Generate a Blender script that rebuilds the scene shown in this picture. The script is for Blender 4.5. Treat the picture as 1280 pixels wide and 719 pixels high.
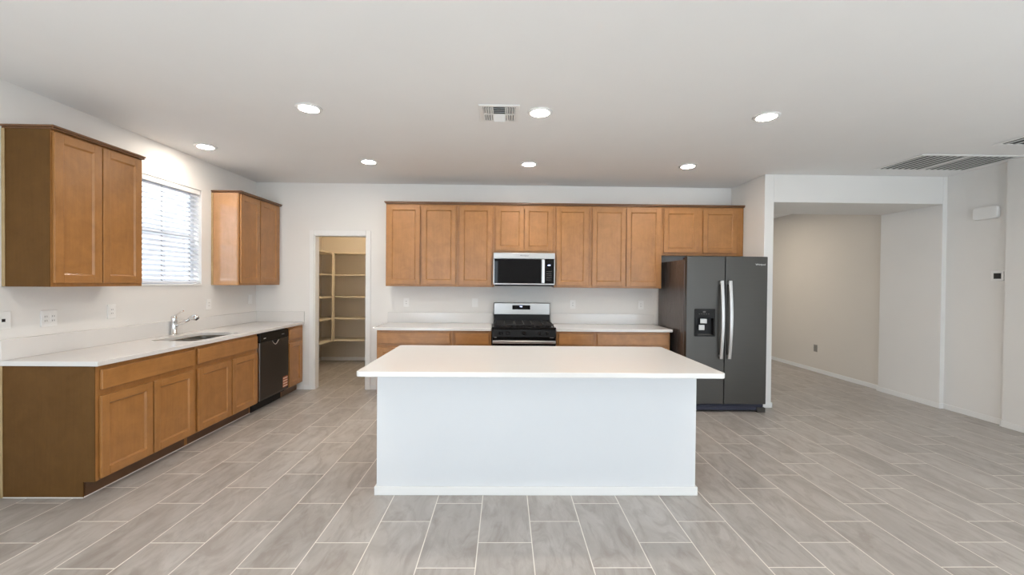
import bpy, bmesh, math, random
from mathutils import Vector, Matrix
random.seed(4)
for o in list(bpy.data.objects): bpy.data.objects.remove(o)
sc = bpy.context.scene
COL = sc.collection
PI = math.pi

# ------------------------------------------------------------------ camera
F_PX, W_PX = 520.0, 1280.0
YAW, PITCH, ROLL = -0.0160, -0.0107, 0.0091
cam_d = bpy.data.cameras.new('camera'); cam = bpy.data.objects.new('camera', cam_d); COL.objects.link(cam)
cam_d.sensor_fit = 'HORIZONTAL'; cam_d.sensor_width = 36.0; cam_d.lens = 36.0*F_PX/W_PX
cam_d.clip_start = 0.05
cy, sy, cp, sp = math.cos(YAW), math.sin(YAW), math.cos(PITCH), math.sin(PITCH)
fwd = Vector((-sy*cp, cy*cp, sp)); rgt = Vector((cy, sy, 0)); upv = rgt.cross(fwd)
r2 = rgt*math.cos(ROLL) + upv*math.sin(ROLL); u2 = upv*math.cos(ROLL) - rgt*math.sin(ROLL)
m = Matrix((r2, u2, -fwd)).transposed().to_4x4(); m.translation = Vector((-0.1104, -5.5499, 1.4355))
cam.matrix_world = m
sc.camera = cam

# ------------------------------------------------------------------ view, world, daylight
sc.view_settings.view_transform = 'Standard'; sc.view_settings.look = 'None'
sc.view_settings.gamma = 1.0; sc.view_settings.use_curve_mapping = False
sc.view_settings.exposure = 0.22
SKY = 2.4
LAMP = 160.0
DAY_A, DAY_B = 48.0, 58.0
SUN = 24.0
wd = bpy.data.worlds.new('sky'); sc.world = wd; wd.use_nodes = True
bg = wd.node_tree.nodes['Background']; bg.inputs[0].default_value = (0.80, 0.89, 1.0, 1); bg.inputs[1].default_value = SKY

def area(name, loc, rot, sx, sz, power, color):
    l = bpy.data.lights.new(name, 'AREA'); l.shape = 'RECTANGLE'; l.size = sx; l.size_y = sz; l.energy = power; l.color = color
    o = bpy.data.objects.new(name, l); o.location = loc; o.rotation_euler = rot; COL.objects.link(o); return o
REAR = -7.9
# daylight entering by the two glazed doors of the rear wall, behind the camera
area('daylight_rear_door', (-1.65, REAR-0.25, 1.15), (PI/2, 0, 0), 2.7, 2.1, DAY_A, (0.74, 0.86, 1.0))
area('daylight_rear_window', (3.1, REAR-0.25, 1.15), (PI/2, 0, 0), 3.0, 2.1, DAY_B, (0.74, 0.86, 1.0))

# sun through the rear doors, landing on the floor behind the camera
sl = bpy.data.lights.new('sun', 'SUN'); sl.energy = SUN; sl.angle = .01; sl.color = (.93, .965, 1.0)
so = bpy.data.objects.new('sun', sl); COL.objects.link(so); so.rotation_euler = Vector((-.12, -math.cos(math.radians(36)), math.sin(math.radians(36)))).to_track_quat('Z', 'Y').to_euler()

# ------------------------------------------------------------------ materials
class NT:
    def __init__(s, name):
        s.mat = bpy.data.materials.new(name); s.mat.use_nodes = True; s.t = s.mat.node_tree
        s.b = s.t.nodes['Principled BSDF']
    def n(s, typ, **kw):
        nd = s.t.nodes.new(typ)
        for k, v in kw.items(): setattr(nd, k, v)
        return nd
    def l(s, a, b): s.t.links.new(a, b)
    def m(s, op, a, b=None, c=None):
        nd = s.n('ShaderNodeMath', operation=op)
        for i, v in enumerate((a, b, c)):
            if v is None: continue
            if isinstance(v, (int, float)): nd.inputs[i].default_value = v
            else: s.l(v, nd.inputs[i])
        return nd.outputs[0]
    def mix(s, fac, a, b, mode='MIX'):
        nd = s.n('ShaderNodeMix', data_type='RGBA', blend_type=mode)
        for i, v in ((0, fac), (6, a), (7, b)):
            if isinstance(v, (int, float)): nd.inputs[i].default_value = v
            elif isinstance(v, tuple): nd.inputs[i].default_value = (*v[:3], 1)
            else: s.l(v, nd.inputs[i])
        return nd.outputs[2]
    def noise(s, vec, scale, detail=3, rough=.5, dist=0.):
        nd = s.n('ShaderNodeTexNoise'); s.l(vec, nd.inputs['Vector'])
        nd.inputs['Scale'].default_value = scale; nd.inputs['Detail'].default_value = detail
        nd.inputs['Roughness'].default_value = rough; nd.inputs['Distortion'].default_value = dist
        return nd.outputs['Fac']
    def mapr(s, v, a, b, c, d):
        nd = s.n('ShaderNodeMapRange'); s.l(v, nd.inputs[0])
        for i, x in enumerate((a, b, c, d)): nd.inputs[i+1].default_value = x
        return nd.outputs[0]
    def objco(s, scale=(1, 1, 1), rnd=0.):
        tc = s.n('ShaderNodeTexCoord'); mp = s.n('ShaderNodeMapping'); s.l(tc.outputs['Object'], mp.inputs['Vector'])
        mp.inputs['Scale'].default_value = scale
        if rnd:
            oi = s.n('ShaderNodeObjectInfo'); cb = s.n('ShaderNodeCombineXYZ')
            r = s.m('MULTIPLY', oi.outputs['Random'], rnd)
            for i in range(3): s.l(r, cb.inputs[i])
            s.l(cb.outputs[0], mp.inputs['Location'])
        return mp.outputs[0]
    def bump(s, h, strength, dist=.002):
        nd = s.n('ShaderNodeBump'); s.l(h, nd.inputs['Height']); nd.inputs['Strength'].default_value = strength; nd.inputs['Distance'].default_value = dist
        s.l(nd.outputs[0], s.b.inputs['Normal'])
    def color(s, c):
        if isinstance(c, tuple): s.b.inputs['Base Color'].default_value = (*c[:3], 1)
        else: s.l(c, s.b.inputs['Base Color'])

def plain(name, c, rough=.5, metal=0., spec=.5, coat=0., em=None, emc=None, var=.03):
    s = NT(name); v = s.objco()
    n = s.noise(v, 9, 2)
    d = tuple(max(0, x*(1-var)) for x in c); e = tuple(min(1, x*(1+var)) for x in c)
    s.color(s.mix(n, d, e))
    s.b.inputs['Roughness'].default_value = rough; s.b.inputs['Metallic'].default_value = metal
    s.b.inputs['Specular IOR Level'].default_value = spec; s.b.inputs['Coat Weight'].default_value = coat
    if em: s.b.inputs['Emission Color'].default_value = (*(emc or c)[:3], 1); s.b.inputs['Emission Strength'].default_value = em
    return s.mat

def paint(name, c, rough=.75, tex=.12):
    s = NT(name); v = s.objco()
    n = s.noise(v, 3, 3); s.color(s.mix(n, tuple(x*.985 for x in c), tuple(min(1, x*1.015) for x in c)))
    s.b.inputs['Roughness'].default_value = rough; s.b.inputs['Specular IOR Level'].default_value = .3
    s.bump(s.noise(v, 130, 3, .6), tex, .0015)
    return s.mat

def wood(name, c, axis, dark=.80, rough=.36, spec=.5):
    s = NT(name)
    sc_ = {'z': (14, 14, 1.1), 'x': (1.1, 14, 14), 'y': (14, 1.1, 14)}[axis]
    v = s.objco(sc_, 9.0); v2 = s.objco((3.0, 3.0, 3.0), 5.0)
    g = s.noise(v, 3.2, 5, .62, .5); bl = s.noise(v2, 2.6, 6, .62, .6)
    f = s.m('ADD', s.m('MULTIPLY', g, .36), s.m('MULTIPLY', bl, .64))
    f = s.mapr(f, .34, .66, 0, 1)
    lo = (c[0]*dark, c[1]*(dark-.03), c[2]*(dark-.08)); hi = (min(1, c[0]*1.12), min(1, c[1]*1.13), min(1, c[2]*1.15))
    s.color(s.mix(f, lo, hi)); s.b.inputs['Roughness'].default_value = rough; s.b.inputs['Specular IOR Level'].default_value = spec
    s.b.inputs['Coat Weight'].default_value = .3; s.b.inputs['Coat Roughness'].default_value = .35
    s.bump(g, .06, .001)
    return s.mat

def brushed(name, c, rough, axis, metal=1.0):
    s = NT(name); sc_ = {'x': (1, 120, 120), 'z': (120, 120, 1), 'y': (120, 1, 120)}[axis]
    g = s.noise(s.objco(sc_), 2.0, 3)
    s.color(s.mix(g, tuple(x*.93 for x in c), tuple(min(1, x*1.07) for x in c)))
    s.b.inputs['Metallic'].default_value = metal
    s.l(s.mapr(g, 0, 1, rough*.85, rough*1.15), s.b.inputs['Roughness'])
    return s.mat

MAPLE = (.385, .174, .049)
M = {}
M['wall'] = paint('wall_paint', (.80, .785, .76))
M['ceil'] = paint('ceiling_paint', (.85, .845, .835), .85, .2)
M['trim'] = plain('trim_paint', (.84, .835, .82), .4, var=.01)
M['island_paint'] = paint('island_paint', (.76, .77, .785), .6, .1)
M['wood_v'] = wood('maple_upright_grain', MAPLE, 'z')
M['wood_h'] = wood('maple_level_grain', MAPLE, 'x')
M['wood_y'] = wood('maple_depth_grain', MAPLE, 'y')
M['cornice'] = wood('maple_cornice', (.17, .075, .027), 'x')
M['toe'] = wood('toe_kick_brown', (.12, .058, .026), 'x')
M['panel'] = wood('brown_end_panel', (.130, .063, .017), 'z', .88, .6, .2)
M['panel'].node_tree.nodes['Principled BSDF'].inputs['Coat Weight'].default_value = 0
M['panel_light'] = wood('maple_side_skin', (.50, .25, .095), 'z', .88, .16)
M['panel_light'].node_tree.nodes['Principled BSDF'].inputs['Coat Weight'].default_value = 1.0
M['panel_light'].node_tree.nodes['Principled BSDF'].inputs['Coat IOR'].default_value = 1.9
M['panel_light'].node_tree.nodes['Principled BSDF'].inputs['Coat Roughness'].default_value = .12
M['strip'] = wood('pale_scribe_wood', (.46, .33, .17), 'z')
M['stone'] = plain('white_quartz', (.75, .735, .715), .16, spec=.5, var=.012)
M['steel'] = brushed('stainless_steel', (.46, .45, .435), .3, 'x')
M['steel_d'] = brushed('dark_stainless_steel', (.098, .094, .088), .38, 'x', .85)
M['steel_dw'] = brushed('dark_stainless_upright', (.085, .075, .068), .34, 'x', .9)
M['steel_side'] = brushed('grey_brown_appliance_side', (.13, .108, .10), .28, 'z', .5)
M['sink'] = brushed('sink_steel', (.50, .47, .43), .3, 'x')
M['chrome'] = plain('polished_chrome', (.78, .78, .79), .08, 1.0, var=0.01)
M['handle'] = plain('satin_handle', (.70, .70, .70), .3, 1.0, var=0.01)
M['black'] = plain('black_enamel', (.008, .008, .009), .14, spec=.25)
M['black_m'] = plain('black_plastic', (.010, .010, .011), .45, spec=.3)
M['blue_black'] = plain('blue_black_plastic', (.022, .024, .045), .4)
M['glass_blk'] = plain('black_glass', (.004, .004, .005), .03, spec=.22)
M['iron'] = plain('cast_iron', (.016, .014, .0135), .4, spec=.35)
M['dark'] = plain('duct_shade', (.05, .055, .06), .8)  # shade inside the vent, put into a dark colour
M['grille_back'] = plain('grille_gap_shade', (.055, .06, .06), .8)  # shade of the grille gaps, put into a dark colour
M['grey_blade'] = plain('grille_blade_paint', (.60, .62, .61), .5)
M['plate'] = plain('plate_plastic', (.87, .865, .85), .35, var=.01)
M['plate_grey'] = plain('grey_plate_plastic', (.30, .28, .25), .4)
M['slot'] = plain('slot_dark', (.12, .115, .11), .6)
M['lens'] = plain('lamp_lens', (1, .95, .88), .5, em=LAMP, emc=(1.0, .90, .79))
M['shelf'] = plain('shelf_paint', (.72, .64, .50), .5, var=.02)
M['pantry'] = paint('pantry_paint', (.70, .63, .53))
M['hall'] = paint('wall_paint_hall_light', (.72, .675, .61))  # wall paint with the hall's warm, dimmer light put into the colour
M['blue_led'] = plain('display_glow', (.3, .45, 1.0), .5, em=3.0, emc=(.55, .65, 1.0))
M['label_w'] = plain('label_print_pale', (.78, .55, .42), .6)
M['label_o'] = plain('label_print_orange', (.40, .08, .03), .6)
M['logo'] = plain('logo_silver', (.75, .75, .74), .3, .3)
M['logo_d'] = plain('logo_dark', (.08, .08, .08), .4)
M['screen'] = plain('screen_dark', (.02, .018, .015), .15)
M['vinyl'] = plain('vinyl_frame', (.80, .81, .83), .4, var=.01)

def slat_mat():
    s = NT('blind_slat'); s.color((.86, .87, .89)); s.b.inputs['Roughness'].default_value = .45
    tr = s.n('ShaderNodeBsdfTranslucent'); tr.inputs[0].default_value = (.82, .86, .95, 1)
    mx = s.n('ShaderNodeMixShader'); mx.inputs[0].default_value = .26
    out = s.t.nodes['Material Output']
    s.l(s.b.outputs[0], mx.inputs[1]); s.l(tr.outputs[0], mx.inputs[2]); s.l(mx.outputs[0], out.inputs[0])
    return s.mat
M['slat'] = slat_mat()
def glass_mat():
    s = NT('window_glass'); out = s.t.nodes['Material Output']
    t = s.n('ShaderNodeBsdfTransparent'); t.inputs[0].default_value = (.97, .985, .98, 1)
    g = s.n('ShaderNodeBsdfGlossy'); g.inputs['Roughness'].default_value = .02
    lw = s.n('ShaderNodeLayerWeight'); lw.inputs[0].default_value = .5
    fr = s.m('ADD', .04, s.m('MULTIPLY', s.m('POWER', lw.outputs['Facing'], 5.0), .9))
    mx = s.n('ShaderNodeMixShader'); s.l(fr, mx.inputs[0]); s.l(t.outputs[0], mx.inputs[1]); s.l(g.outputs[0], mx.inputs[2]); s.l(mx.outputs[0], out.inputs[0])
    return s.mat
M['glass'] = glass_mat()

def tile_mat():
    s = NT('floor_tile'); tc = s.n('ShaderNodeTexCoord'); sep = s.n('ShaderNodeSeparateXYZ'); s.l(tc.outputs['Object'], sep.inputs[0])
    TW, TL = .2978, .613
    u = s.m('DIVIDE', s.m('SUBTRACT', sep.outputs[0], .049), TW)
    col = s.m('FLOOR', u); fu = s.m('FRACT', u)
    v = s.m('DIVIDE', s.m('SUBTRACT', s.m('SUBTRACT', sep.outputs[1], -3.061), s.m('MULTIPLY', col, TL/3)), TL)
    row = s.m('FLOOR', v); fv = s.m('FRACT', v)
    du = s.m('MULTIPLY', s.m('MINIMUM', fu, s.m('SUBTRACT', 1, fu)), TW)
    dv = s.m('MULTIPLY', s.m('MINIMUM', fv, s.m('SUBTRACT', 1, fv)), TL)
    d = s.m('MINIMUM', du, dv)
    grout = s.mapr(d, .0018, .0036, 1, 0)
    wn = s.n('ShaderNodeTexWhiteNoise', noise_dimensions='2D'); cb = s.n('ShaderNodeCombineXYZ')
    s.l(col, cb.inputs[0]); s.l(row, cb.inputs[1]); s.l(cb.outputs[0], wn.inputs['Vector'])
    h = wn.outputs['Value']
    # every tile has its own veining
    off = s.n('ShaderNodeVectorMath', operation='SCALE'); s.l(wn.outputs['Color'], off.inputs[0]); off.inputs['Scale'].default_value = 23.
    ad = s.n('ShaderNodeVectorMath', operation='ADD'); s.l(tc.outputs['Object'], ad.inputs[0]); s.l(off.outputs[0], ad.inputs[1])
    mp = s.n('ShaderNodeMapping'); s.l(ad.outputs[0], mp.inputs[0]); mp.inputs['Scale'].default_value = (3.4, 1.2, 1); mp.inputs['Rotation'].default_value = (0, 0, .35)
    n1 = s.noise(mp.outputs[0], 1.7, 6, .62, 1.3); n2 = s.noise(mp.outputs[0], 2.7, 7, .62, 1.5)
    vein = s.mapr(n2, .47, .66, 0, 1)
    c = s.mix(s.mapr(n1, .3, .7, 0, 1), (.345, .315, .288), (.475, .450, .425))
    c = s.mix(s.m('MULTIPLY', vein, .55), c, (.265, .230, .204))
    bright = s.m('ADD', .92, s.m('MULTIPLY', h, .15)); cbb = s.n('ShaderNodeCombineXYZ')
    for i in range(3): s.l(bright, cbb.inputs[i])
    c = s.mix(1.0, c, cbb.outputs[0], 'MULTIPLY')
    c = s.mix(grout, c, (.80, .76, .70))
    s.color(c)
    s.l(s.m('ADD', s.mapr(n1, 0, 1, .30, .42), s.m('MULTIPLY', grout, .4)), s.b.inputs['Roughness'])
    s.bump(s.m('MULTIPLY', grout, -1), .4, .002)
    return s.mat
M['tile'] = tile_mat()

# ------------------------------------------------------------------ mesh helpers
class MB:
    def __init__(s): s.bm = bmesh.new()
    def box(s, x0, x1, y0, y1, z0, z1, mi=0):
        v = [s.bm.verts.new(p) for p in ((x0, y0, z0), (x1, y0, z0), (x1, y1, z0), (x0, y1, z0), (x0, y0, z1), (x1, y0, z1), (x1, y1, z1), (x0, y1, z1))]
        for q in ((3, 2, 1, 0), (4, 5, 6, 7), (0, 1, 5, 4), (1, 2, 6, 5), (2, 3, 7, 6), (3, 0, 4, 7)):
            f = s.bm.faces.new([v[i] for i in q]); f.material_index = mi
        return v
    def rbox(s, cx, cy_, cz, sx, sy_, sz, rot, mi=0):
        v = s.box(-sx/2, sx/2, -sy_/2, sy_/2, -sz/2, sz/2, mi)
        mt = Matrix.Translation((cx, cy_, cz)) @ rot.to_4x4()
        for q in v: q.co = mt @ q.co
    def quad(s, pts, mi=0):
        f = s.bm.faces.new([s.bm.verts.new(p) for p in pts]); f.material_index = mi
    def prism(s, poly, axis, a, b, mi=0):
        def P(p, t): return {'x': (t, p[0], p[1]), 'y': (p[0], t, p[1]), 'z': (p[0], p[1], t)}[axis]
        lo = [s.bm.verts.new(P(p, a)) for p in poly]; hi = [s.bm.verts.new(P(p, b)) for p in poly]
        n = len(poly); fs = [s.bm.faces.new(lo[::-1]), s.bm.faces.new(hi)]
        for i in range(n): fs.append(s.bm.faces.new((lo[i], lo[(i+1) % n], hi[(i+1) % n], hi[i])))
        for f in fs: f.material_index = mi
        bmesh.ops.recalc_face_normals(s.bm, faces=fs)
    def holed(s, outer, holes, axis, a, b, mi=0):
        def P(p, t): return {'x': (t, p[0], p[1]), 'y': (p[0], t, p[1]), 'z': (p[0], p[1], t)}[axis]
        es, rings = [], []
        for poly in [outer]+holes:
            vs = [s.bm.verts.new(P(p, a)) for p in poly]; rings.append(vs)
            es += [s.bm.edges.new((vs[i], vs[(i+1) % len(vs)])) for i in range(len(vs))]
        r = bmesh.ops.triangle_fill(s.bm, edges=es, use_beauty=True, use_dissolve=False)
        fs = [g for g in r['geom'] if isinstance(g, bmesh.types.BMFace)]
        mp = {}
        for vs in rings:
            for v in vs:
                c = v.co.copy(); c['xyz'.index(axis)] = b; mp[v] = s.bm.verts.new(c)
        allf = list(fs)
        for f in fs: allf.append(s.bm.faces.new([mp[v] for v in reversed(f.verts)]))
        for vs in rings:
            n = len(vs)
            for i in range(n): allf.append(s.bm.faces.new((vs[i], vs[(i+1) % n], mp[vs[(i+1) % n]], mp[vs[i]])))
        for f in allf: f.material_index = mi
        bmesh.ops.recalc_face_normals(s.bm, faces=allf)
    def lathe(s, prof, c=(0, 0, 0), rot=None, seg=28, mi=0):
        mt = Matrix.Translation(c) @ (rot.to_4x4() if rot else Matrix.Identity(4))
        rings = []
        for r, z in prof:
            if r < 1e-6: rings.append([s.bm.verts.new(mt @ Vector((0, 0, z)))])
            else: rings.append([s.bm.verts.new(mt @ Vector((r*math.cos(2*PI*i/seg), r*math.sin(2*PI*i/seg), z))) for i in range(seg)])
        fs = []
        for A, B in zip(rings, rings[1:]):
            for i in range(seg):
                j = (i+1) % seg
                if len(A) == 1 and len(B) == 1: continue
                if len(A) == 1: fs.append(s.bm.faces.new((A[0], B[j], B[i])))
                elif len(B) == 1: fs.append(s.bm.faces.new((A[i], A[j], B[0])))
                else: fs.append(s.bm.faces.new((A[i], A[j], B[j], B[i])))
        for f in fs: f.material_index = mi; f.smooth = True
        bmesh.ops.recalc_face_normals(s.bm, faces=fs)
    def tube(s, pts, rad, seg=12, mi=0, flat=1.0):
        pts = [Vector(p) for p in pts]; n = len(pts); rads = rad if isinstance(rad, (list, tuple)) else [rad]*n
        rings = []; ref = None
        for i, p in enumerate(pts):
            t = (pts[min(i+1, n-1)]-pts[max(i-1, 0)]).normalized()
            if ref is None: ref = Vector((0, 0, 1)) if abs(t.z) < .9 else Vector((1, 0, 0))
            a = (ref - t*ref.dot(t)).normalized(); b = t.cross(a); ref = a
            rings.append([s.bm.verts.new(p + a*(rads[i]*math.cos(2*PI*k/seg)) + b*(rads[i]*flat*math.sin(2*PI*k/seg))) for k in range(seg)])
        fs = [s.bm.faces.new(rings[0][::-1]), s.bm.faces.new(rings[-1])]
        for A, B in zip(rings, rings[1:]):
            for k in range(seg):
                f = s.bm.faces.new((A[k], A[(k+1) % seg], B[(k+1) % seg], B[k])); f.smooth = True; fs.append(f)
        for f in fs: f.material_index = mi
        bmesh.ops.recalc_face_normals(s.bm, faces=fs)
    def build(s, name, mats, parent=None, bevel=0., seg=2):
        me = bpy.data.meshes.new(name); s.bm.to_mesh(me); s.bm.free()
        for mt in (mats if isinstance(mats, (list, tuple)) else [mats]): me.materials.append(M[mt] if isinstance(mt, str) else mt)
        o = bpy.data.objects.new(name, me); COL.objects.link(o)
        if parent: o.parent = parent
        if bevel:
            b = o.modifiers.new('bevel', 'BEVEL'); b.width = bevel; b.segments = seg; b.limit_method = 'ANGLE'; b.angle_limit = math.radians(40); b.harden_normals = False
        return o

def tag(o, label=None, cat=None, group=None, kind=None):
    if label: o['label'] = label
    if cat: o['category'] = cat
    if group: o['group'] = group
    if kind: o['kind'] = kind
    return o
def thing(name, label, cat, loc, rz=0, group=None):
    o = bpy.data.objects.new(name, None); o.empty_display_size = .1; COL.objects.link(o)
    o.location = loc; o.rotation_euler = (0, 0, rz); return tag(o, label, cat, group)
def boxes(name, mats, bl, parent=None, bevel=0.):
    mb = MB()
    for b in bl: mb.box(*b)
    return mb.build(name, mats, parent, bevel)
def struct(name, mats, bl, bevel=0.): return tag(boxes(name, mats, bl, None, bevel), kind='structure')
def copy_tree(o, parent=None):
    c = o.copy(); COL.objects.link(c)
    if parent: c.parent = parent
    for ch in list(o.children): copy_tree(ch, c)
    return c
def rrect(x0, x1, y0, y1, r, n=6):
    out = []
    for (cx, cy_, a0) in ((x1-r, y1-r, 0), (x0+r, y1-r, PI/2), (x0+r, y0+r, PI), (x1-r, y0+r, 1.5*PI)):
        for i in range(n+1):
            a = a0 + PI/2*i/n; out.append((cx+r*math.cos(a), cy_+r*math.sin(a)))
    return out

# ------------------------------------------------------------------ dimensions of the place
XL = -3.402; HC = 2.734; XP0, XP1 = 2.910, 3.020; YP = -.729
XR = 5.079; XRN = 5.030; XJ = 5.027; ZO = 2.409; FAR = 3.4
ZT = .898; ZU = .866                       # worktop top and underside
# ------------------------------------------------------------------ setting
fl = MB(); fl.box(XL-.15, XR+.3, REAR-.4, FAR+.15, -.08, 0); tag(fl.build('floor', 'tile'), kind='structure')
struct('ceiling', 'ceil', [(XL-.15, XR+.3, REAR-.1, FAR+.15, HC, HC+.12)])
WY0, WY1, WZ0, WZ1 = -1.95, -.990, 1.379, 2.401       # window opening in the left wall
mb = MB(); mb.holed([(REAR-.1, 0), (0.12, 0), (0.12, HC), (REAR-.1, HC)], [[(WY0, WZ0), (WY1, WZ0), (WY1, WZ1), (WY0, WZ1)]], 'x', XL-.15, XL)
tag(mb.build('wall_left', 'wall'), kind='structure')
DX0, DX1, DZ = -2.644, -1.951, 2.054                    # pantry doorway
mb = MB(); mb.holed([(XL-.02, 0), (DX0, 0), (DX0, DZ), (DX1, DZ), (DX1, 0), (XP1, 0), (XP1, HC), (XL-.02, HC)], [], 'y', 0.0, .11)
tag(mb.build('wall_back', 'wall'), kind='structure')
struct('wall_partition', 'wall', [(XP0, XP1, YP, -.0005, 0, HC)], .006)
struct('wall_header', 'wall', [(XP1-.001, XJ, YP, .06, ZO, HC)], .006)
struct('wall_jamb', 'wall', [(XJ, XR+.15, YP, .08, 0, HC)], .006)
struct('wall_hall', 'hall', [(XR, XR+.15, .08, FAR, 0, HC)])
struct('wall_right', 'wall', [(XR, XR+.15, -1.348, YP, 0, HC), (XRN, XR+.15, REAR-.1, -1.348, 0, HC)])
struct('wall_hall_end', 'hall', [(-1.2, XR, FAR, FAR+.12, 0, HC)])
struct('wall_pantry', 'pantry', [(XL-.16, -1.5, 2.06, 2.16, 0, HC), (XL-.16, XL-.045, .12, 2.06, 0, HC), (-1.62, -1.5, .12, 2.06, 0, HC), (XL-.04, -2.70, .111, .118, 0, HC), (-1.89, -1.62, .111, .118, 0, HC)])
# rear wall with its glazed openings, behind the camera
RZ = 2.15
mb = MB(); mb.holed([(XL, 0), (-3.0, 0), (-3.0, RZ), (-.3, RZ), (-.3, 0), (1.6, 0), (1.6, RZ), (4.6, RZ), (4.6, 0), (XRN, 0), (XRN, HC), (XL, HC)], [], 'y', REAR-.1, REAR)
tag(mb.build('wall_rear', 'wall'), kind='structure')
for k, (a, b) in enumerate(((-3.0, -.3), (1.6, 4.6))):
    w = boxes('window_%d' % (k+2), 'vinyl', [(a, a+.05, REAR-.08, REAR-.02, .05, RZ), (b-.05, b, REAR-.08, REAR-.02, .05, RZ), ((a+b)/2-.04, (a+b)/2+.04, REAR-.08, REAR-.02, .05, RZ), (a, b, REAR-.08, REAR-.02, 0, .05), (a, b, REAR-.08, REAR-.02, RZ-.05, RZ)]); tag(w, kind='structure')
    boxes('pane', 'glass', [(a+.04, b-.04, REAR-.054, REAR-.05, .04, RZ-.04)], w)
# baseboards
BH, BT = .062, .012
struct('baseboard_back', 'trim', [(-2.768, DX0-.058, -BT, -.0003, 0, BH), (DX1+.058, -1.63, -BT, -.0003, 0, BH)], .003)
struct('baseboard_partition', 'trim', [(XP0-.012, XP1+BT, YP-BT, YP-.0003, 0, BH), (XP1, XP1+BT, YP-BT, .11, 0, BH)], .003)
struct('baseboard_right', 'trim', [(XJ-BT, XR+.0, YP-BT, YP-.0003, 0, BH), (XJ-BT, XJ-.0003, YP, .09, 0, BH), (XR-BT, XR-.0003, -1.346, YP, 0, BH), (XRN-BT, XR, -1.346, -1.336, 0, BH), (XRN-BT, XRN-.0003, REAR, -1.346, 0, BH)], .003)
struct('baseboard_left', 'trim', [(XL+.0003, XL+BT, REAR, -2.806, 0, BH)], .003)
struct('baseboard_hall', 'trim', [(XR-BT, XR-.0003, .095, FAR, 0, BH)], .003)
struct('baseboard_pantry', 'trim', [(XL-.043, -1.622, 2.046, 2.0595, 0, BH), (XL-.0445, XL-.033, .125, 2.046, 0, BH)], .003)
# pantry doorway lining and casing
CW = .056
d = boxes('door_1', 'trim', [(DX0-CW, DX0+.004, -.016, -.0003, 0, DZ+CW), (DX1-.004, DX1+CW, -.016, -.0003, 0, DZ+CW), (DX0+.004, DX1-.004, -.016, -.0003, DZ-.004, DZ+CW)], None, .004); tag(d, kind='structure')
boxes('door_jamb', 'trim', [(DX0+.0003, DX0+.016, .0002, .118, 0, DZ-.016), (DX1-.016, DX1-.0003, .0002, .118, 0, DZ-.016), (DX0+.0003, DX1-.0003, .0002, .118, DZ-.016, DZ-.0003)], d, .002)
# left window
w = boxes('window_1', 'vinyl', [(XL-.14, XL-.085, WY0+.001, WY0+.05, WZ0+.001, WZ1-.001), (XL-.14, XL-.085, WY1-.05, WY1-.001, WZ0+.001, WZ1-.001), (XL-.14, XL-.085, WY0+.05, WY1-.05, WZ0+.001, WZ0+.05), (XL-.14, XL-.085, WY0+.05, WY1-.05, WZ1-.05, WZ1-.001), (XL-.135, XL-.08, WY0+.05, WY1-.05, 1.885, 1.935)], None, .003); tag(w, kind='structure')
boxes('pane', 'glass', [(XL-.115, XL-.111, WY0+.045, WY1-.045, WZ0+.045, WZ1-.045)], w)
boxes('window_sill', 'trim', [(XL-.085, XL+.012, WY0+.002, WY1-.002, WZ0+.0005, WZ0+.016)], w, .003)

# ------------------------------------------------------------------ cabinets
def door_bm(mb, x0, x1, z0, z1, yf, th=.019, fr=.057, rec=.011, st=.009):
    """shaker door: stiles with upright grain (0), rails with level grain (1), recessed panel (0)"""
    yb = yf+th
    mb.box(x0, x0+fr, yf, yb, z0, z1, 0); mb.box(x1-fr, x1, yf, yb, z0, z1, 0)
    mb.box(x0+fr, x1-fr, yf, yb, z0, z0+fr, 1); mb.box(x0+fr, x1-fr, yf, yb, z1-fr, z1, 1)
    a0, a1, c0, c1 = x0+fr, x1-fr, z0+fr, z1-fr; yp = yf+rec
    mb.box(a0, a1, yp, yb-.002, c0, c1, 0)
    e = .0004
    for (p, q, r, s_, mi) in (((a0, c0), (a1, c0), (a1-st, c0+st), (a0+st, c0+st), 1), ((a1, c1), (a0, c1), (a0+st, c1-st), (a1-st, c1-st), 1),
                              ((a0, c1), (a0, c0), (a0+st, c0+st), (a0+st, c1-st), 0), ((a1, c0), (a1, c1), (a1-st, c1-st), (a1-st, c0+st), 0)):
        mb.quad([(p[0], yf+.002, p[1]), (q[0], yf+.002, q[1]), (r[0], yp-e, r[1]), (s_[0], yp-e, s_[1])], mi)

def add_door(root, x0, x1, z0, z1, yf):
    mb = MB(); door_bm(mb, x0, x1, z0, z1, yf); return mb.build('door', ['wood_v', 'wood_h'], root, .0022)
def add_drawer(root, x0, x1, z0, z1, yf):
    return boxes('drawer', 'wood_h', [(x0, x1, yf, yf+.019, z0, z1)], root, .004)

def frame_boxes(w, z0, z1, yf, stiles, rails):
    b = [(a, c, yf, yf+.019, z0, z1) for a, c in stiles]
    xs = sorted(stiles)
    for (r0, r1) in rails:
        for (a, c), (a2, c2) in zip(xs, xs[1:]): b.append((c, a2, yf, yf+.019, r0, r1))
    return b

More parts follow.
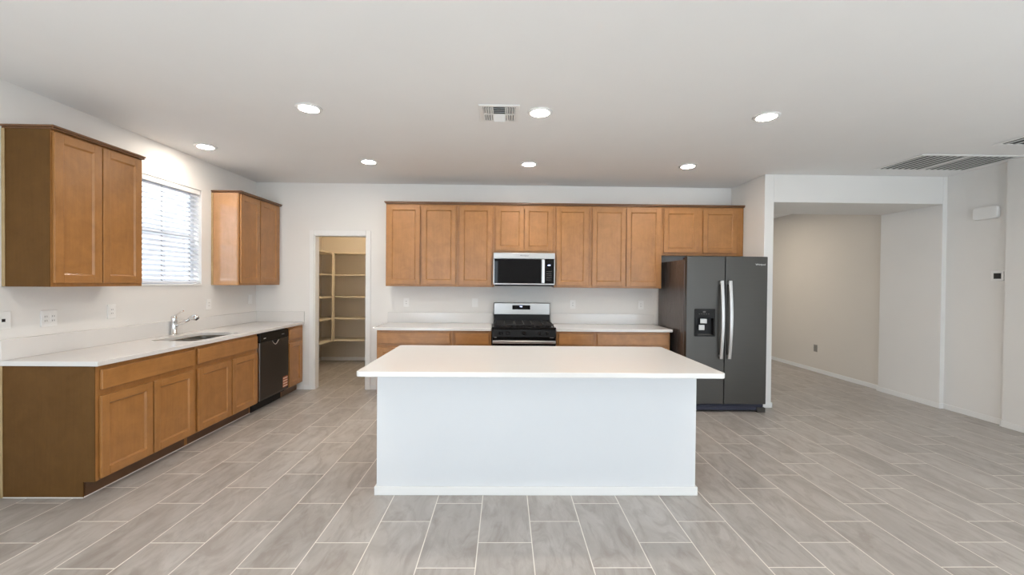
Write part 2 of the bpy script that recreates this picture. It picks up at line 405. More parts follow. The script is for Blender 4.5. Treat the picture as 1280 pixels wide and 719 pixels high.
def upper(label, loc, rz, w, h, doors, zd, mid=None, side='wood_v', sidemats=None, cornice=False, strip=False, rst=.038):
    """wall cabinet; local x along the wall, wall at y = 0, base at z = 0"""
    D = .305
    root = thing('upper_cabinet', label, 'cabinet', loc, rz, 'maple upper cabinets')
    t = .016
    boxes('carcass', 'wood_v', [(t, w-t, -D+.019, -.002, .012, .028), (t, w-t, -D+.019, -.002, h-.028, h-.012), (t, w-t, -.012, -.002, .028, h-.028)], root)
    sm = sidemats or (side, side)
    yl0 = -D if sm[0] == 'panel' else -D+.019
    boxes('side_panel', sm[0], [(0.0005, t if yl0 > -D else .0055, yl0, -.002, 0, h)], root); boxes('side_panel', sm[1], [(w-t, w-.0005, -D+.019, -.002, 0, h)], root)
    st = [(.0058 if sm[0] == 'panel' else .0005, .038), (w-rst, w-.0005)] + ([mid] if mid else [])
    boxes('face_frame', 'wood_v', frame_boxes(w, 0, h, -D, st, [(0, .038), (h-.05, h)]), root, .001)
    for a, b in doors: add_door(root, a, b, zd[0], zd[1], -D-.0225)
    if cornice:
        boxes('cornice', 'cornice', [(-.012, w+.0, -D-.036, -.002, h+.012, h+.026), (-.004, w, -D-.026, -.002, h, h+.012)], root, .003)
    if strip:
        boxes('scribe_strip', 'strip', [(-.006, 0, -.022, -.002, 0, h)], root, .002)
    return root

def base(label, loc, rz, w, fronts, drawers, mids=(), left_side='wood_v', left_scribe=False, right_side='wood_v', caulk=False):
    D = .61; h = ZU-.002; tk = .105
    root = thing('base_cabinet', label, 'cabinet', loc, rz, 'maple base cabinets')
    t = .016
    poly = [(-.002, 0), (-D+.076, 0), (-D+.076, tk), (-D+.019, tk), (-D+.019, h), (-.002, h)]
    for a, b, mt in ((.0005, t if left_side != 'panel' else .0055, left_side), (w-t, w-.0005, right_side)):
        pl = [(-D if abs(y-(-D+.019)) < 1e-6 and mt == 'panel' else y, z) for y, z in poly]
        mb = MB(); mb.prism(pl, 'x', a, b); mb.build('side_panel', mt, root)
    boxes('carcass', 'wood_v', [(t, w-t, -D+.019, -.002, tk, tk+.016), (t, w-t, -.012, -.002, tk+.016, h)], root)
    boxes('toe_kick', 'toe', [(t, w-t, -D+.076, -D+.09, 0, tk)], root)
    st = [(.0058 if left_side == 'panel' else .0005, .038), (w-.038, w-.0005)]+list(mids)
    boxes('face_frame', 'wood_v', frame_boxes(w, tk, h, -D, st, [(tk, tk+.03), (.668-.02, .70+.015), (h-.03, h)]), root, .001)
    for a, b in drawers: add_drawer(root, a, b, .705, .838, -D-.0225)
    for a, b in fronts: add_door(root, a, b, .119, .664, -D-.0225)
    if caulk:
        bl = [(.006 if left_scribe else .0005, w-.0005, -D+.0715, -D+.0755, 0, .005)] + ([(-.004, .0, -D+.0715, -.002, 0, .005)] if left_scribe else [])
        boxes('caulk_bead', 'trim', bl, root)
    if left_scribe: boxes('scribe_strip', 'strip', [(-.006, 0.0, -.022, -.002, 0, h)], root, .002)
    return root

UZ0, UZ1 = 1.383, 2.415; UH = UZ1-UZ0; UD = (1.410-UZ0, 2.396-UZ0)
YB = -.0005
# back wall run (x0, x1, doors, short?)
def ub(label, x0, x1, doors, z0=UZ0, zd=None, mid=None, sm=None, rst=.038):
    zd = zd or (1.410, 2.394)
    return upper(label, (x0, YB, z0), 0, x1-x0, UZ1-z0, [(a-x0, b-x0) for a, b in doors], (zd[0]-z0, zd[1]-z0), (mid[0]-x0, mid[1]-x0) if mid else None, sidemats=sm, rst=rst)
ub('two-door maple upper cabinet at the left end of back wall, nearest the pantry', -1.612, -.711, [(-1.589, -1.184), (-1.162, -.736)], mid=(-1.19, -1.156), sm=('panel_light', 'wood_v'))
ub('narrow single-door maple upper cabinet just left of the microwave', -.711, -.262, [(-.689, -.285)])
ub('short two-door maple upper cabinet directly above the microwave', -.262, .503, [(-.235, .117), (.121, .475)], 1.815, (1.842, 2.394))
ub('narrow single-door maple upper cabinet just right of the microwave', .503, .952, [(.526, .929)])
ub('full-height two-door maple upper cabinet between single-door cabinet and refrigerator', .952, 1.865, [(.979, 1.404), (1.411, 1.843)])
ub('short two-door maple upper cabinet above the dark refrigerator', 1.865, 2.905, [(1.886, 2.321), (2.383, 2.815)], 1.803, (1.838, 2.386), mid=(2.31, 2.394), rst=.105)
c = boxes('cornice_moulding', 'cornice', [(-1.626, 2.906, -.341, -.002, UZ1+.0125, UZ1+.027), (-1.618, 2.906, -.331, -.002, UZ1+.0005, UZ1+.0125)], None, .003)
tag(c, 'long thin dark wood moulding along the top of back wall cabinets', 'moulding')
# left wall: local x runs towards the back wall
LZ = PI/2; XW = XL+.0005
def ul(label, y0, y1, doors, **kw):
    return upper(label, (XW, y0, UZ0), LZ, y1-y0, UH, [(a-y0, b-y0) for a, b in doors], (1.408-UZ0, 2.400-UZ0), cornice=True, strip=True, **kw)
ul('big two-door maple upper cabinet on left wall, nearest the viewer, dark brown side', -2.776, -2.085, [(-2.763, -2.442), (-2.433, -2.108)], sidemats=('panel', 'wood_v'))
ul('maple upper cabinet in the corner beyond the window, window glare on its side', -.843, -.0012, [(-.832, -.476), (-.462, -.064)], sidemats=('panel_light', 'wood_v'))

def bl_(label, y0, y1, fronts, drawers, **kw):
    return base(label, (XW, y0, 0), LZ, y1-y0, [(a-y0, b-y0) for a, b in fronts], [(a-y0, b-y0) for a, b in drawers], **kw)
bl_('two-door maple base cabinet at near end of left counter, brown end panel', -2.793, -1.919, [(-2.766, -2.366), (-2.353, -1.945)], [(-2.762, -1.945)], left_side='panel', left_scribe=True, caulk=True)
bl_('two-door maple sink base cabinet between end cabinet and dishwasher', -1.918, -1.015, [(-1.900, -1.462), (-1.444, -1.036)], [(-1.898, -1.036)], caulk=True)
bl_('narrow one-door maple base cabinet between dishwasher and pantry doorway', -.396, -.0012, [(-.372, -.058)], [(-.372, -.058)])
def bb_(label, x0, x1, fronts, drawers, **kw):
    return base(label, (x0, YB, 0), 0, x1-x0, [(a-x0, b-x0) for a, b in fronts], [(a-x0, b-x0) for a, b in drawers], **kw)
bb_('wide maple base cabinet at left end of back counter beside pantry', -1.626, -.729, [(-1.608, -1.189), (-1.180, -.759)], [(-1.608, -.759)])
bb_('narrow maple base cabinet immediately left of the range', -.728, -.272, [(-.698, -.301)], [(-.698, -.301)])
bb_('narrow maple base cabinet immediately right of the range', .502, .955, [(.529, .924)], [(.529, .924)])
bb_('wide maple base cabinet at right end of back counter beside refrigerator', .956, 1.862, [(.986, 1.405), (1.413, 1.832)], [(.986, 1.832)])

# ------------------------------------------------------------------ worktops
SX0, SX1, SY0, SY1 = -3.245, -2.845, -1.845, -1.195      # sink cut-out
root = thing('countertop', 'white quartz countertop along left wall with sink cut-out', 'countertop', (0, 0, 0), 0, 'white quartz countertops')
mb = MB(); mb.holed([(XW, -2.802), (XL+.638, -2.802), (XL+.638, -.001), (XW, -.001)], [rrect(SX0, SX1, SY0, SY1, .05)], 'z', ZU, ZT); mb.build('slab', 'stone', root, .003)
boxes('backsplash', 'stone', [(XW, XW+.02, -2.802, -.001, ZT+.0003, 1.034), (XW+.02, XL+.638, -.021, -.001, ZT+.0003, 1.034)], root, .002)
for lab, x0, x1 in (('white quartz countertop on back wall left of the range', -1.666, -.270), ('white quartz countertop on back wall between range and refrigerator', .498, 1.887)):
    root = thing('countertop', lab, 'countertop', (0, 0, 0), 0, 'white quartz countertops')
    boxes('slab', 'stone', [(x0, x1, -.638, -.001, ZU, ZT)], root, .003)
    boxes('backsplash', 'stone', [(x0, x1, -.021, -.001, ZT+.0003, 1.034)], root, .002)

# ------------------------------------------------------------------ island
IX0, IX1, IY0, IY1 = -1.003, 1.236, -3.055, -1.992
BX0, BX1, BY0 = -.968, 1.198, -2.745
root = thing('kitchen_island', 'white painted kitchen island base standing in the middle of the tile floor', 'kitchen island', ((BX0+BX1)/2, BY0, 0))
ox, oy = (BX0+BX1)/2, BY0
def IB(bl): return [(a-ox, b-ox, c-oy, d_-oy, e, f) for a, b, c, d_, e, f in bl]
boxes('half_wall', 'island_paint', IB([(BX0, BX1, BY0, BY0+.12, 0, ZU-.001)]), root, .004)
boxes('baseboard', 'trim', IB([(BX0-BT, BX1+BT, BY0-BT, BY0-.0003, 0, .058), (BX0-BT, BX0-.0003, BY0, BY0+.12, 0, .058), (BX1+.0003, BX1+BT, BY0, BY0+.12, 0, .058)]), root, .003)
cy0, cy1 = BY0+.121, -2.05
boxes('cabinet_box', 'wood_v', IB([(BX0+.005, BX1-.005, cy0, cy1-.075, 0, .105), (BX0+.005, BX1-.005, cy0, cy1, .105, ZU-.001)]), root, .001)
n = 4; dw = (BX1-BX0-.03)/n
for k in range(n):
    mb = MB(); x0 = BX0+.015+k*dw; door_bm(mb, x0+.012, x0+dw-.012, .119, .664, 0)
    for v in mb.bm.verts: v.co = Vector((BX0+BX1-v.co.x-ox, cy1+.02-v.co.y-oy, v.co.z))
    mb.build('door', ['wood_v', 'wood_h'], root, .002)
    boxes('drawer', 'wood_h', IB([(x0+.012, x0+dw-.012, cy1, cy1+.019, .705, .838)]), root, .004)
mb = MB(); mb.prism(rrect(IX0, IX1, IY0, IY1, .028), 'z', ZU, ZT)
tag(mb.build('island_countertop', 'stone', None, .004), 'white quartz slab with rounded corners overhanging the kitchen island', 'countertop', 'white quartz countertops')

# ------------------------------------------------------------------ sink and faucet
root = thing('sink', 'stainless double-bowl undermount sink set in left countertop below window', 'sink', ((SX0+SX1)/2, (SY0+SY1)/2, ZU-.22))
ox, oy, oz = root.location
ym = -1.50
for a, b in ((SY0+.004, ym-.012), (ym+.012, SY1-.004)):
    mb = MB(); X0, X1 = SX0+.004-ox, SX1-.004-ox; a_, b_ = a-oy, b-oy
    o_ = rrect(X0, X1, a_, b_, .045); i_ = rrect(X0+.003, X1-.003, a_+.003, b_-.003, .042)
    mb.holed(o_, [i_], 'z', .006, .2185); mb.prism(o_, 'z', 0, .006)
    mb.lathe([(0, .009), (.03, .009), (.042, .0075), (.045, .0062)], ((X0+X1)/2, (a_+b_)/2, 0))
    mb.build('bowl', 'sink', root, .0012)
boxes('divider', 'sink', [(SX0+.004-ox, SX1-.004-ox, ym-.0118-oy, ym+.0118-oy, .17, .212)], root, .004)

fx, fy = -3.349, -1.43
root = thing('faucet', 'chrome single-lever kitchen faucet standing behind the sink', 'faucet', (fx, fy, ZT+.0003))
mb = MB(); mb.lathe([(0, 0), (.031, 0), (.031, .006), (.027, .01), (.026, .12), (.027, .125), (.027, .155), (.026, .178), (.018, .188), (0, .19)]); mb.build('body', 'chrome', root)
mb = MB(); mb.tube([(.012, .0, .082), (.05, .006, .104), (.10, .013, .133), (.142, .018, .158)], [.0145, .0145, .015, .0155], 16); mb.build('spout', 'chrome', root)
mb = MB(); mb.tube([(.130, .017, .152), (.146, .0185, .161), (.160, .020, .167), (.184, .023, .169), (.202, .025, .161), (.206, .0255, .156)], [.015, .022, .0265, .028, .026, .023], 20); mb.build('spray_head', 'chrome', root)
mb = MB(); mb.tube([(.2055, .0255, .1565), (.209, .026, .1535)], [.019, .018], 16); mb.build('aerator', 'black_m', root)
mb = MB(); mb.tube([(.0, .0, .182), (.025, .004, .195), (.055, .008, .222), (.082, .011, .236)], [.008, .0075, .0065, .006], 12, flat=1.6); mb.build('lever', 'chrome', root)

# ------------------------------------------------------------------ dishwasher
root = thing('dishwasher', 'dark stainless dishwasher under left countertop, between sink cabinet and narrow cabinet', 'dishwasher', (XW, -1.008, 0), LZ)
W = .606
boxes('tub', 'black_m', [(.004, W-.004, -.585, -.01, .09, ZU-.006)], root)
boxes('toe_panel', 'black_m', [(.004, W-.004, -.54, -.53, 0, .09)], root)
mb = MB(); mb.prism([(-.59, .12), (-.632, .12), (-.636, .14), (-.636, .755), (-.59, .755)], 'x', .008, W-.006)
dr = mb.build('door', 'steel_dw', root, .003)
boxes('edge_trim', 'steel', [(.004, .0078, -.634, -.59, .122, .755)], dr, .001)
p_ = boxes('control_panel', 'black', [(.008, W-.006, -.636, -.59, .757, ZU-.012)], root, .004)
boxes('button', 'logo', [(.075, .115, -.6375, -.6362, .795, .803)], p_); boxes('button', 'slot', [(.44, .50, -.6375, -.6362, .80, .808)], p_)
mb = MB()
pts = [(.235+.13*i/12, -.641, .752-.045*math.sin(PI*i/12)) for i in range(13)]
mb.tube(pts, .005, 10); mb.build('handle', 'chrome', dr)
mb = MB(); mb.prism([(.247+.106*i/12, .751-.034*math.sin(PI*i/12)) for i in range(13)], 'y', -.6375, -.6362); mb.build('handle_recess', 'black_m', dr)
mb = MB(); mb.box(W-.135, W-.025, -.6370, -.6362, .155, .285, 0)
for k in range(4): mb.box(W-.131, W-.029, -.6374, -.6370, .163+k*.031, .180+k*.031, 1)
mb.build('energy_label', ['label_o', 'label_w'], dr)['label'] = 'orange and white striped paper label'

# ------------------------------------------------------------------ range
RX0, RX1 = -.262, .490; W = RX1-RX0
root = thing('range', 'stainless and black gas range between the back base cabinets under microwave', 'range', (RX0, -.02, 0))
bd = boxes('body', 'black_m', [(.002, W-.002, -.62, 0, .05, .885)], root, .003)
for a in (.04, W-.04):
    for b in (-.56, -.06):
        mb = MB(); mb.lathe([(0, 0), (.018, 0), (.018, .01), (.012, .014), (.012, .0495), (0, .0495)], (a, b, 0), None, 14); mb.build('foot', 'black_m', root)
boxes('drawer', 'steel', [(.006, W-.006, -.645, -.621, .07, .205)], root, .004)
od = boxes('oven_door', 'black', [(.004, W-.004, -.655, -.621, .215, .786)], root, .004)
boxes('oven_window', 'glass_blk', [(.09, W-.09, -.6575, -.6552, .30, .64)], od, .001)
boxes('door_panel', 'steel', [(.006, W-.006, -.6572, -.6552, .225, .285), (.006, .085, -.6572, -.6552, .285, .69), (W-.085, W-.006, -.6572, -.6552, .285, .69)], od)
mb = MB()
mb.box(.008, W-.008, -.705, -.690, .730, .766)
for a in (.03, W-.05): mb.box(a, a+.02, -.692, -.655, .736, .760)
mb.build('handle', 'handle', od, .006, 3)
mb = MB(); mb.prism([(-.621, .790), (-.668, .790), (-.668, .806), (-.650, .893), (-.621, .893)], 'x', .002, W-.002)
cp_ = mb.build('control_panel', 'black', root, .004)
for k, xk in enumerate((.105, .185, .375, .565, .645)):
    mb = MB(); rot = Matrix.Rotation(PI/2+.19, 3, 'X')
    mb.lathe([(.0, 0), (.024, 0), (.0235, .006), (.019, .010), (.0175, .026), (.015, .029), (0, .029)], (0, 0, 0), rot, 24)
    mb.rbox(0, -.030*math.cos(.19), .030*math.sin(.19)*0+.005, .006, .006, .03, Matrix.Identity(3))
    o = mb.build('knob', 'black', cp_); o.location = (xk, -.6605, .846)
boxes('badge', 'logo', [(.025, .032, -.6695, -.6682, .796, .801), (.036, .054, -.6695, -.6682, .796, .801)], cp_)
boxes('badge', 'logo', [(W-.075, W-.028, -.6695, -.6682, .797, .800)], cp_)
boxes('cooktop', 'black', [(.0, W, -.655, -.055, .894, .916)], root, .006)
for xk, yk, rr in ((.165, -.20, .038), (.165, -.47, .048), (.376, -.335, .05), (.587, -.20, .04), (.587, -.47, .048)):
    mb = MB(); mb.lathe([(0, .9162), (rr+.012, .9162), (rr+.01, .922), (rr, .923), (rr, .930), (rr*.8, .934), (0, .935)], (xk, yk, 0)); mb.build('burner', 'iron', root)
for gx0, gx1 in ((.025, .262), (.268, .484), (.490, W-.025)):
    mb = MB(); z0, z1 = .934, .950; b = .011
    y0, y1 = -.635, -.085
    mb.box(gx0, gx1, y0, y0+b, z0, z1); mb.box(gx0, gx1, y1-b, y1, z0, z1); mb.box(gx0, gx0+b, y0+b, y1-b, z0, z1); mb.box(gx1-b, gx1, y0+b, y1-b, z0, z1)
    for yy in (-.50, -.415, -.30, -.21): mb.box(gx0+b, gx1-b, yy-b/2, yy+b/2, z0+.002, z1)
    mb.box((gx0+gx1)/2-b/2, (gx0+gx1)/2+b/2, y0+b, y1-b, z0+.002, z1-.0005)
    for a in (gx0, gx1-b):
        for yy in (y0, -.36, y1-b): mb.box(a, a+b, yy, yy+b, .9162, z0)
    mb.build('grate', 'iron', root, .002)
bg_ = boxes('backguard', 'black_m', [(.002, W-.012, -.075, -.002, .886, 1.176)], root, .004)
mb = MB(); mb.prism([(-.0755, 1.022), (-.082, 1.026), (-.078, 1.170), (-.066, 1.1765), (-.030, 1.1765), (-.030, 1.022)], 'x', .008, W-.018); mb.build('backguard_panel', 'steel', bg_, .002)
ds = boxes('clock_display', 'glass_blk', [(.245, .480, -.086, -.0805, 1.090, 1.146)], bg_, .002)
boxes('clock_digits', 'blue_led', [(.345, .352, -.0868, -.0861, 1.122, 1.134), (.357, .364, -.0868, -.0861, 1.122, 1.134), (.368, .375, -.0868, -.0861, 1.122, 1.134)], bg_)

# ------------------------------------------------------------------ microwave
MX0, MX1, MZ0, MZ1 = -.261, .502, 1.399, 1.812
root = thing('microwave', 'stainless over-the-range microwave with black glass door above the range', 'microwave', (MX0, -.004, MZ0)); W = MX1-MX0; H = MZ1-MZ0
boxes('body', 'black_m', [(.003, W-.003, -.355, 0, .016, H)], root, .003)
boxes('underside_vent', 'black_m', [(.02, W-.02, -.375, -.02, 0, .0155)], root, .003)
boxes('top_trim', 'steel', [(.0, W, -.396, -.3555, H-.075, H-.001)], root, .004)
boxes('bottom_trim', 'steel', [(0, W, -.396, -.3555, .016, .034)], root, .003)
DXH = .600
dr = boxes('door', 'steel', [(0, DXH+.035, -.392, -.3555, .035, H-.076)], root, .002)
boxes('door_glass', 'glass_blk', [(.012, DXH-.004, -.3952, -.3922, .036, H-.078)], dr, .001)
mb = MB(); mb.box(DXH, DXH+.034, -.432, -.418, .038, H-.080)
mb.box(DXH+.005, DXH+.029, -.419, -.392, .05, .075); mb.box(DXH+.005, DXH+.029, -.419, -.392, H-.12, H-.095); mb.build('handle', 'handle', dr, .005, 3)
cp_ = boxes('control_panel', 'glass_blk', [(DXH+.036, W-.010, -.3945, -.3555, .035, H-.076)], root, .002)
boxes('side_trim', 'steel', [(W-.0095, W, -.394, -.3555, .035, H-.076)], root, .001)
boxes('clock_digits', 'blue_led', [(.675, .684, -.3954, -.3946, .255, .268), (.688, .697, -.3954, -.3946, .255, .268), (.700, .706, -.3954, -.3946, .255, .268)], cp_)
kb = [(.662+.022*i, .674+.022*i, -.3952, -.3946, .075+.026*j, .083+.026*j) for i in range(3) for j in range(5)]
boxes('keypad', 'slot', kb, cp_)
def logo(parent, loc, size, mat, ring=True):
    cu = bpy.data.curves.new('logo', 'FONT'); cu.body = 'Whirlpool'; cu.size = size; cu.align_x = 'CENTER'; cu.align_y = 'CENTER'; cu.extrude = .0004
    tmp = bpy.data.objects.new('logo', cu); COL.objects.link(tmp); bpy.context.view_layer.update()
    me = bpy.data.meshes.new_from_object(tmp.evaluated_get(bpy.context.evaluated_depsgraph_get())); bpy.data.objects.remove(tmp)
    me.materials.clear(); me.materials.append(M[mat]); o = bpy.data.objects.new('logo', me); COL.objects.link(o); o.parent = parent
    o.location = loc; o.rotation_euler = (PI/2, 0, 0); return o
logo(root, (.382, -.3968, H-.036), .026, 'logo_d')

# ------------------------------------------------------------------ refrigerator
FX0, FX1, FYF, FZ = 1.922, 2.838, -.919, 1.757
root = thing('refrigerator', 'dark stainless side-by-side refrigerator with water dispenser at right of back counter', 'refrigerator', (FX0, -.05, 0)); W = FX1-FX0
yf = FYF+.05
boxes('cabinet_body', 'steel_side', [(.004, W-.004, yf+.075, 0, .03, 1.722)], root, .006)
boxes('hinge_cover', 'black_m', [(.02, .12, yf+.02, yf+.16, 1.7225, 1.745), (W-.12, W-.02, yf+.02, yf+.16, 1.7225, 1.745)], root, .004)
boxes('toe_grille', 'blue_black', [(.01, W-.012, yf+.03, yf+.074, .022, .085), (.01, W-.1, yf+.012, yf+.03, .022, .062)], root, .003)
boxes('gasket', 'black_m', [(.012, W-.012, yf+.060, yf+.0745, .10, 1.715)], root)
boxes('foot', 'steel_d', [(W-.10, W-.008, yf-.008, yf+.029, .001, .055)], root, .004)
boxes('foot', 'steel_d', [(.02, .09, yf+.032, yf+.07, .0, .0215)], root, .003)
split = 2.357-FX0
dz0, dz1, dx0, dx1 = .855, 1.166, 2.012-FX0, 2.248-FX0
mb = MB(); mb.holed([(0, .092), (split-.005, .092), (split-.005, FZ), (0, FZ)], [[(dx0+.014, dz0+.014), (dx1-.014, dz0+.014), (dx1-.014, dz1-.10), (dx0+.014, dz1-.10)]], 'y', yf, yf+.06)
dl = mb.build('door', 'steel_d', root, .007, 3)
dr = boxes('door', 'steel_d', [(split+.005, W, yf, yf+.06, .092, FZ)], root, .007)
mb = MB(); mb.holed(rrect(dx0, dx1, dz0, dz1, .012), [[(dx0+.018, dz0+.018), (dx1-.018, dz0+.018), (dx1-.018, dz1-.105), (dx0+.018, dz1-.105)]], 'y', yf-.006, yf-.0003); mb.build('dispenser_frame', 'black', dl, .002)
boxes('dispenser_recess', 'black_m', [(dx0+.0145, dx1-.0145, yf+.048, yf+.055, dz0+.0145, dz1-.1005), (dx0+.0145, dx0+.018, yf, yf+.048, dz0+.0145, dz1-.1005), (dx1-.018, dx1-.0145, yf, yf+.048, dz0+.0145, dz1-.1005), (dx0+.018, dx1-.018, yf, yf+.048, dz0+.0145, dz0+.018)], dl)
boxes('dispenser_paddle', 'steel', [(dx0+.075, dx1-.085, yf+.012, yf+.02, 1.00, 1.055)], dl, .003)
boxes('dispenser_lever', 'steel', [(dx0+.055, dx1-.115, yf+.004, yf+.012, .925, .985)], dl, .003)
boxes('dispenser_tray', 'slot', [(dx0+.04, dx1-.04, yf+.0, yf+.046, dz0+.0185, dz0+.024)], dl)
boxes('dispenser_buttons', 'slot', [(dx0+.05+.026*i, dx0+.062+.026*i, yf-.0068, yf-.0061, 1.106, 1.112) for i in range(5)] + [(dx0+.095, dx0+.125, yf-.0068, yf-.0061, 1.124, 1.140)], dl)
for par, xh in ((dl, split-.052), (dr, split+.042)):
    mb = MB(); n = 20; z0, z1 = .608, 1.484; w_ = .020; prof = []
    for i in range(n+1):
        t_ = i/n; z = z0+(z1-z0)*t_; out = .034+.034*math.sin(PI*t_)
        prof.append((z, yf-out))
    rings = []
    for z, y in prof:
        rings.append([mb.bm.verts.new((xh+a, y+b, z)) for a, b in ((-w_, 0), (-w_*.7, -.008), (w_*.7, -.008), (w_, 0), (w_*.7, .012), (-w_*.7, .012))])
    fs = [mb.bm.faces.new(rings[0]), mb.bm.faces.new(rings[-1][::-1])]
    for A, B in zip(rings, rings[1:]):
        for k in range(6): fs.append(mb.bm.faces.new((A[k], A[(k+1) % 6], B[(k+1) % 6], B[k])))
    bmesh.ops.recalc_face_normals(mb.bm, faces=fs)
    for z in (z0+.012, z1-.042): mb.box(xh-.013, xh+.013, yf-.034, yf, z, z+.03)
    mb.build('handle', 'handle', par, .002)
logo(dr, (2.785-FX0-.03, yf-.0006, 1.668), .027, 'logo')

# ------------------------------------------------------------------ window blind
root = thing('window_blind', 'white slatted venetian blind hanging in the left wall window over sink', 'blind', (XL, (WY0+WY1)/2, WZ0+.0175))
oy, oz = (WY0+WY1)/2, WZ0+.0175
hw = (WY1-WY0)/2-.012
boxes('valance', 'trim', [(-.062, -.006, -hw, hw, 2.352-oz, WZ1-.002-oz)], root, .003)
mb = MB(); NS = 20; zt, zb = 2.336, 1.432
for k in range(NS):
    z = zt+(zb-zt)*k/(NS-1)-oz
    mb.rbox(-.036, 0, z, .050, 2*hw-.004, .0026, Matrix.Rotation(math.radians(38), 3, 'Y'))
sl_ = mb.build('slats', 'slat', root)
mb = MB()
for k in range(NS):
    z = zt+(zb-zt)*k/(NS-1)-oz
    for yy in (-hw+.12, 0, hw-.115): mb.rbox(-.036, yy, z, .018, .013, .0036, Matrix.Rotation(math.radians(38), 3, 'Y'))
mb.build('cord_slots', 'blue_black', sl_)
boxes('bottom_rail', 'slat', [(-.060, -.012, -hw, hw, .004, .022)], root, .003)
for yy in (-hw+.12, 0, hw-.115):
    for xx in (-.0085, -.0635):
        mb = MB(); mb.tube([(xx, yy, .022), (xx, yy, 2.352-oz)], .0011, 6); mb.build('ladder_cord', 'slat', root)

# ------------------------------------------------------------------ pantry shelving
root = thing('pantry_shelving', 'cream built-in corner shelving on the pantry walls seen through doorway', 'shelving', (XL-.04, 2.055, 0))
px, py = XL-.04, 2.055
for z in (.418, .80, 1.173, 1.56, 1.938):
    boxes('shelf', 'shelf', [(.004, .345, .2-py, -.004, z-.02, z)], root, .002)
    boxes('shelf', 'shelf', [(.347, 1.80, 1.69-py, -.004, z-.02, z)], root, .002)
boxes('upright', 'shelf', [(.338, .358, 1.665-py, 1.685-py, .398, 1.945), (.362, .382, 1.668-py, 1.688-py, .398, 1.938)], root, .002)
# lamp in the pantry and lamp in the hall, both out of sight
def warm(name, loc, power, color):
    l = bpy.data.lights.new(name, 'AREA'); l.shape = 'DISK'; l.size = .16; l.energy = power; l.color = color
    o = bpy.data.objects.new(name, l); o.location = loc; COL.objects.link(o)
warm('pantry_lamp', (-2.5, .9, HC-.02), 15, (1, .80, .56))
warm('hall_lamp', (3.7, 1.7, HC-.02), 20, (1, .87, .72))
# added unseen lamps above the viewer, brightening the near part of the room
for xx in (-1.595, .141, 1.883):
    l = bpy.data.lights.new('added_fill_lamp', 'AREA'); l.shape = 'DISK'; l.size = .14; l.energy = 9; l.color = (1, .90, .79)
    o = bpy.data.objects.new('added_fill_lamp', l); o.location = (xx, -3.78, HC-.012); COL.objects.link(o)

# ------------------------------------------------------------------ ceiling fittings
def ceiling_light():
    root = thing('ceiling_light', '', 'ceiling light', (0, 0, HC))
    mb = MB(); mb.lathe([(.066, -.0005), (.095, -.0005), (.094, -.006), (.080, -.010), (.068, -.009), (.066, -.0005)], seg=40); mb.build('trim_ring', 'trim', root)
    mb = MB(); mb.lathe([(.0675, -.004), (.066, -.0095), (.04, -.0125), (0, -.0135)], seg=40); mb.build('lens', 'lens', root)
    return root
proto = ceiling_light()
spots = [(-1.595, -2.395, 'round recessed ceiling light left of the air vent, front row'), (.141, -2.383, 'round recessed ceiling light just right of the small air vent, front row'),
         (1.883, -2.372, 'round recessed ceiling light at right of the front row, nearest the return grilles'), (-3.027, -1.457, 'round recessed ceiling light close to left wall above the window'),
         (-1.597, -1.018, 'round recessed ceiling light in back row nearest the pantry doorway'), (.133, -1.013, 'round recessed ceiling light in back row above the range'),
         (1.875, -1.016, 'round recessed ceiling light in back row in front of refrigerator cabinet')]
for i, (x, y, lab) in enumerate(spots):
    o = proto if i == 0 else copy_tree(proto)
    o.location = (x, y, HC); tag(o, lab, 'ceiling light', 'recessed ceiling lights')

# supply register
vx, vy = -.168, -2.352; hw, hd = .150, .158
root = thing('ceiling_vent', 'small white rectangular air vent in the ceiling left of centre light', 'vent', (vx, vy, HC))
mb = MB(); inner = (-.122, .122, -.128, .128)
mb.holed([(-hw, -hd), (hw, -hd), (hw, hd), (-hw, hd)], [[(inner[0], inner[2]), (inner[1], inner[2]), (inner[1], inner[3]), (inner[0], inner[3])]], 'z', -.009, -.0005); mb.build('frame', 'trim', root, .003)
boxes('duct_shade_plate', 'dark', [(inner[0], inner[1], inner[2], inner[3], -.0022, -.0008)], root)  # flat dark plate stands in for the shaded opening behind the louvers
boxes('divider', 'trim', [(-.052, -.044, -.128, .128, -.012, -.003), (.044, .052, -.128, .128, -.012, -.003), (-.122, -.052, -.006, .006, -.012, -.003), (.052, .122, -.006, .006, -.012, -.003)], root)
mb = MB()
for sgn in (-1, 1):
    for k in range(4):
        for y0, y1 in ((-.126, -.006), (.006, .126)):
            mb.rbox(sgn*(.062+.0178*k), (y0+y1)/2, -.009, .016, y1-y0, .0015, Matrix.Rotation(sgn*math.radians(40), 3, 'Y'))
for k in range(4):
    yy = -.108+.032*k
    mb.rbox(0, yy, -.009, .088, .034, .0015, Matrix.Rotation(math.radians(28), 3, 'X'))
    mb.rbox(0, -yy, -.009, .088, .034, .0015, Matrix.Rotation(math.radians(-28), 3, 'X'))
mb.build('louvers', 'trim', root)

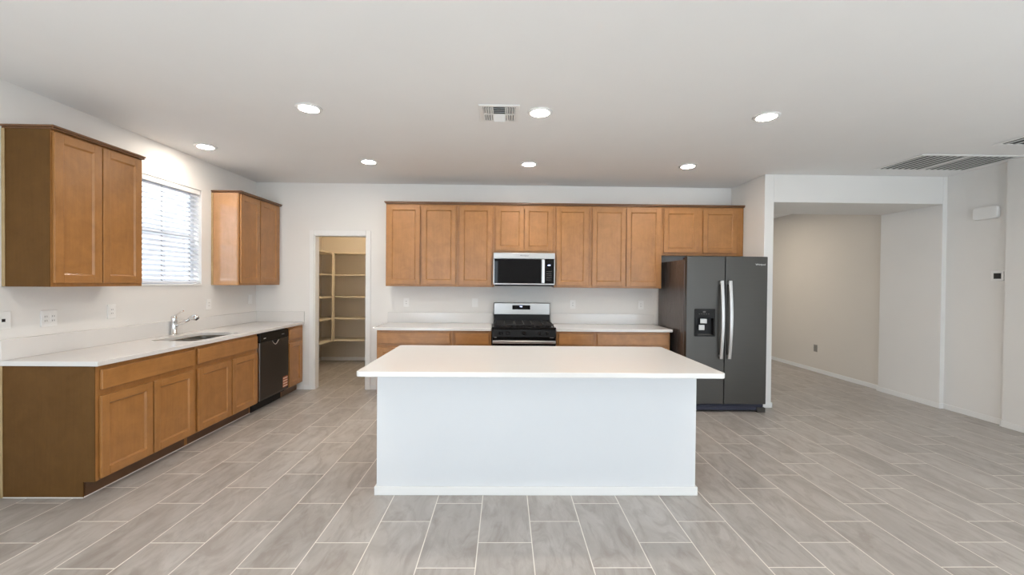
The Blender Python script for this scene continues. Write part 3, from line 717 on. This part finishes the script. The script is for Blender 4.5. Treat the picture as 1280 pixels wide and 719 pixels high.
def return_grille(label, x0, x1, y0, y1, halves):
    root = thing('return_grille', label, 'vent', ((x0+x1)/2, (y0+y1)/2, HC), 0, 'ceiling return grilles')
    hx, hy = (x1-x0)/2, (y1-y0)/2; fr = .032
    holes = []; wx = (2*hx-fr*(halves+1))/halves
    for k in range(halves):
        a = -hx+fr+k*(wx+fr); holes.append((a, a+wx))
    mb = MB(); mb.holed([(-hx, -hy), (hx, -hy), (hx, hy), (-hx, hy)], [[(a, -hy+fr), (b, -hy+fr), (b, hy-fr), (a, hy-fr)] for a, b in holes], 'z', -.010, -.0005); mb.build('frame', 'trim', root, .003)
    boxes('filter', 'grille_back', [(a, b, -hy+fr, hy-fr, -.002, -.0008) for a, b in holes], root)  # dark backing sheets stand in for the shade between the blades
    mb = MB()
    for a, b in holes:
        nn = 7
        for k in range(nn): mb.rbox(a+(k+.5)*(b-a)/nn, 0, -.0085, .023, 2*(hy-fr), .0016, Matrix.Rotation(math.radians(6), 3, 'Y'))
    mb.build('blades', 'grey_blade', root)
return_grille('large slatted return air grille in ceiling in front of the hall opening', 3.955, 4.985, -1.537, -.985, 2)
return_grille('slatted return air grille cut by the right edge of photo', 4.30, 4.98, -2.39, -1.825, 1)

# ------------------------------------------------------------------ wall plates and devices
def plate(name, label, cat, loc, rz, w=.074, h=.117, kind='outlet', mat='plate', group='wall outlets and switches'):
    root = thing(name, label, cat, loc, rz, group)
    boxes('cover_plate', mat, [(-w/2, w/2, -.0065, -.0005, -h/2, h/2)], root, .002)
    gangs = [0.] if w < .09 else [-.024, .024]
    for g in gangs:
        if kind == 'outlet':
            o = boxes('receptacle', mat, [(g-.0165, g+.0165, -.0085, -.0066, -.034, .034)], root, .001)
            boxes('slots', 'slot', [(g-.008, g-.005, -.0089, -.0086, .010, .021), (g+.005, g+.008, -.0089, -.0086, .010, .021), (g-.008, g-.005, -.0089, -.0086, -.021, -.010), (g+.005, g+.008, -.0089, -.0086, -.021, -.010)], o)
        elif kind == 'switch':
            mb = MB(); mb.prism([(-.0066, -.033), (-.0115, -.030), (-.0075, .033), (-.0066, .033)], 'x', g-.0165, g+.0165); mb.build('rocker', mat, root, .0006)
        elif kind == 'jack':
            boxes('port', 'black_m', [(g-.010, g+.010, -.0085, -.0066, -.010, .010)], root, .001)
    return root
plate('outlet', 'white outlet on back wall above left counter, nearest the pantry', 'outlet', (-1.424, 0, 1.165), 0)
plate('light_switch', 'white rocker switch plate on back wall just left of the range', 'switch', (-.512, 0, 1.168), 0, .080, kind='switch')
plate('outlet', 'white outlet on back wall just right of the range', 'outlet', (.794, 0, 1.159), 0)
plate('outlet', 'white outlet on back wall beside the refrigerator', 'outlet', (1.709, 0, 1.156), 0)
plate('wall_jack', 'white wall plate with black port at left edge of the left wall', 'wall plate', (XL, -2.775, 1.160), LZ, .085, kind='jack')
plate('outlet', 'white double-width outlet plate on left wall under the big upper cabinet', 'outlet', (XL, -2.500, 1.150), LZ, .108, kind='outlet')
plate('outlet', 'white outlet on left wall behind the counter, left of faucet', 'outlet', (XL, -2.023, 1.168), LZ)
plate('outlet', 'white outlet on left wall between faucet and corner cabinet', 'outlet', (XL, -.885, 1.170), LZ)
plate('light_switch', 'white switch on left wall under the corner upper cabinet', 'switch', (XL, -.135, 1.195), LZ, kind='switch')
plate('outlet', 'grey-beige outlet low on the hall wall beyond the opening', 'outlet', (XR, 1.303, .395), -PI/2, mat='plate_grey')

root = thing('door_chime', 'white rounded door chime box high on the right wall', 'chime', (XR, -1.145, 2.235), -PI/2)
mb = MB(); mb.prism(rrect(-.118, .118, -.067, .067, .03), 'y', -.040, -.0005); mb.build('cover', 'trim', root, .009, 3)
root = thing('thermostat', 'small white square thermostat with dark screen on right wall', 'thermostat', (XR, -1.262, 1.556), -PI/2)
boxes('backplate', 'plate', [(-.075, .052, -.006, -.0005, -.055, .055)], root, .003)
boxes('case', 'plate', [(-.048, .048, -.024, -.0062, -.045, .045)], root, .004)
boxes('screen', 'screen', [(-.034, .034, -.0255, -.0242, -.030, .030)], root, .001)
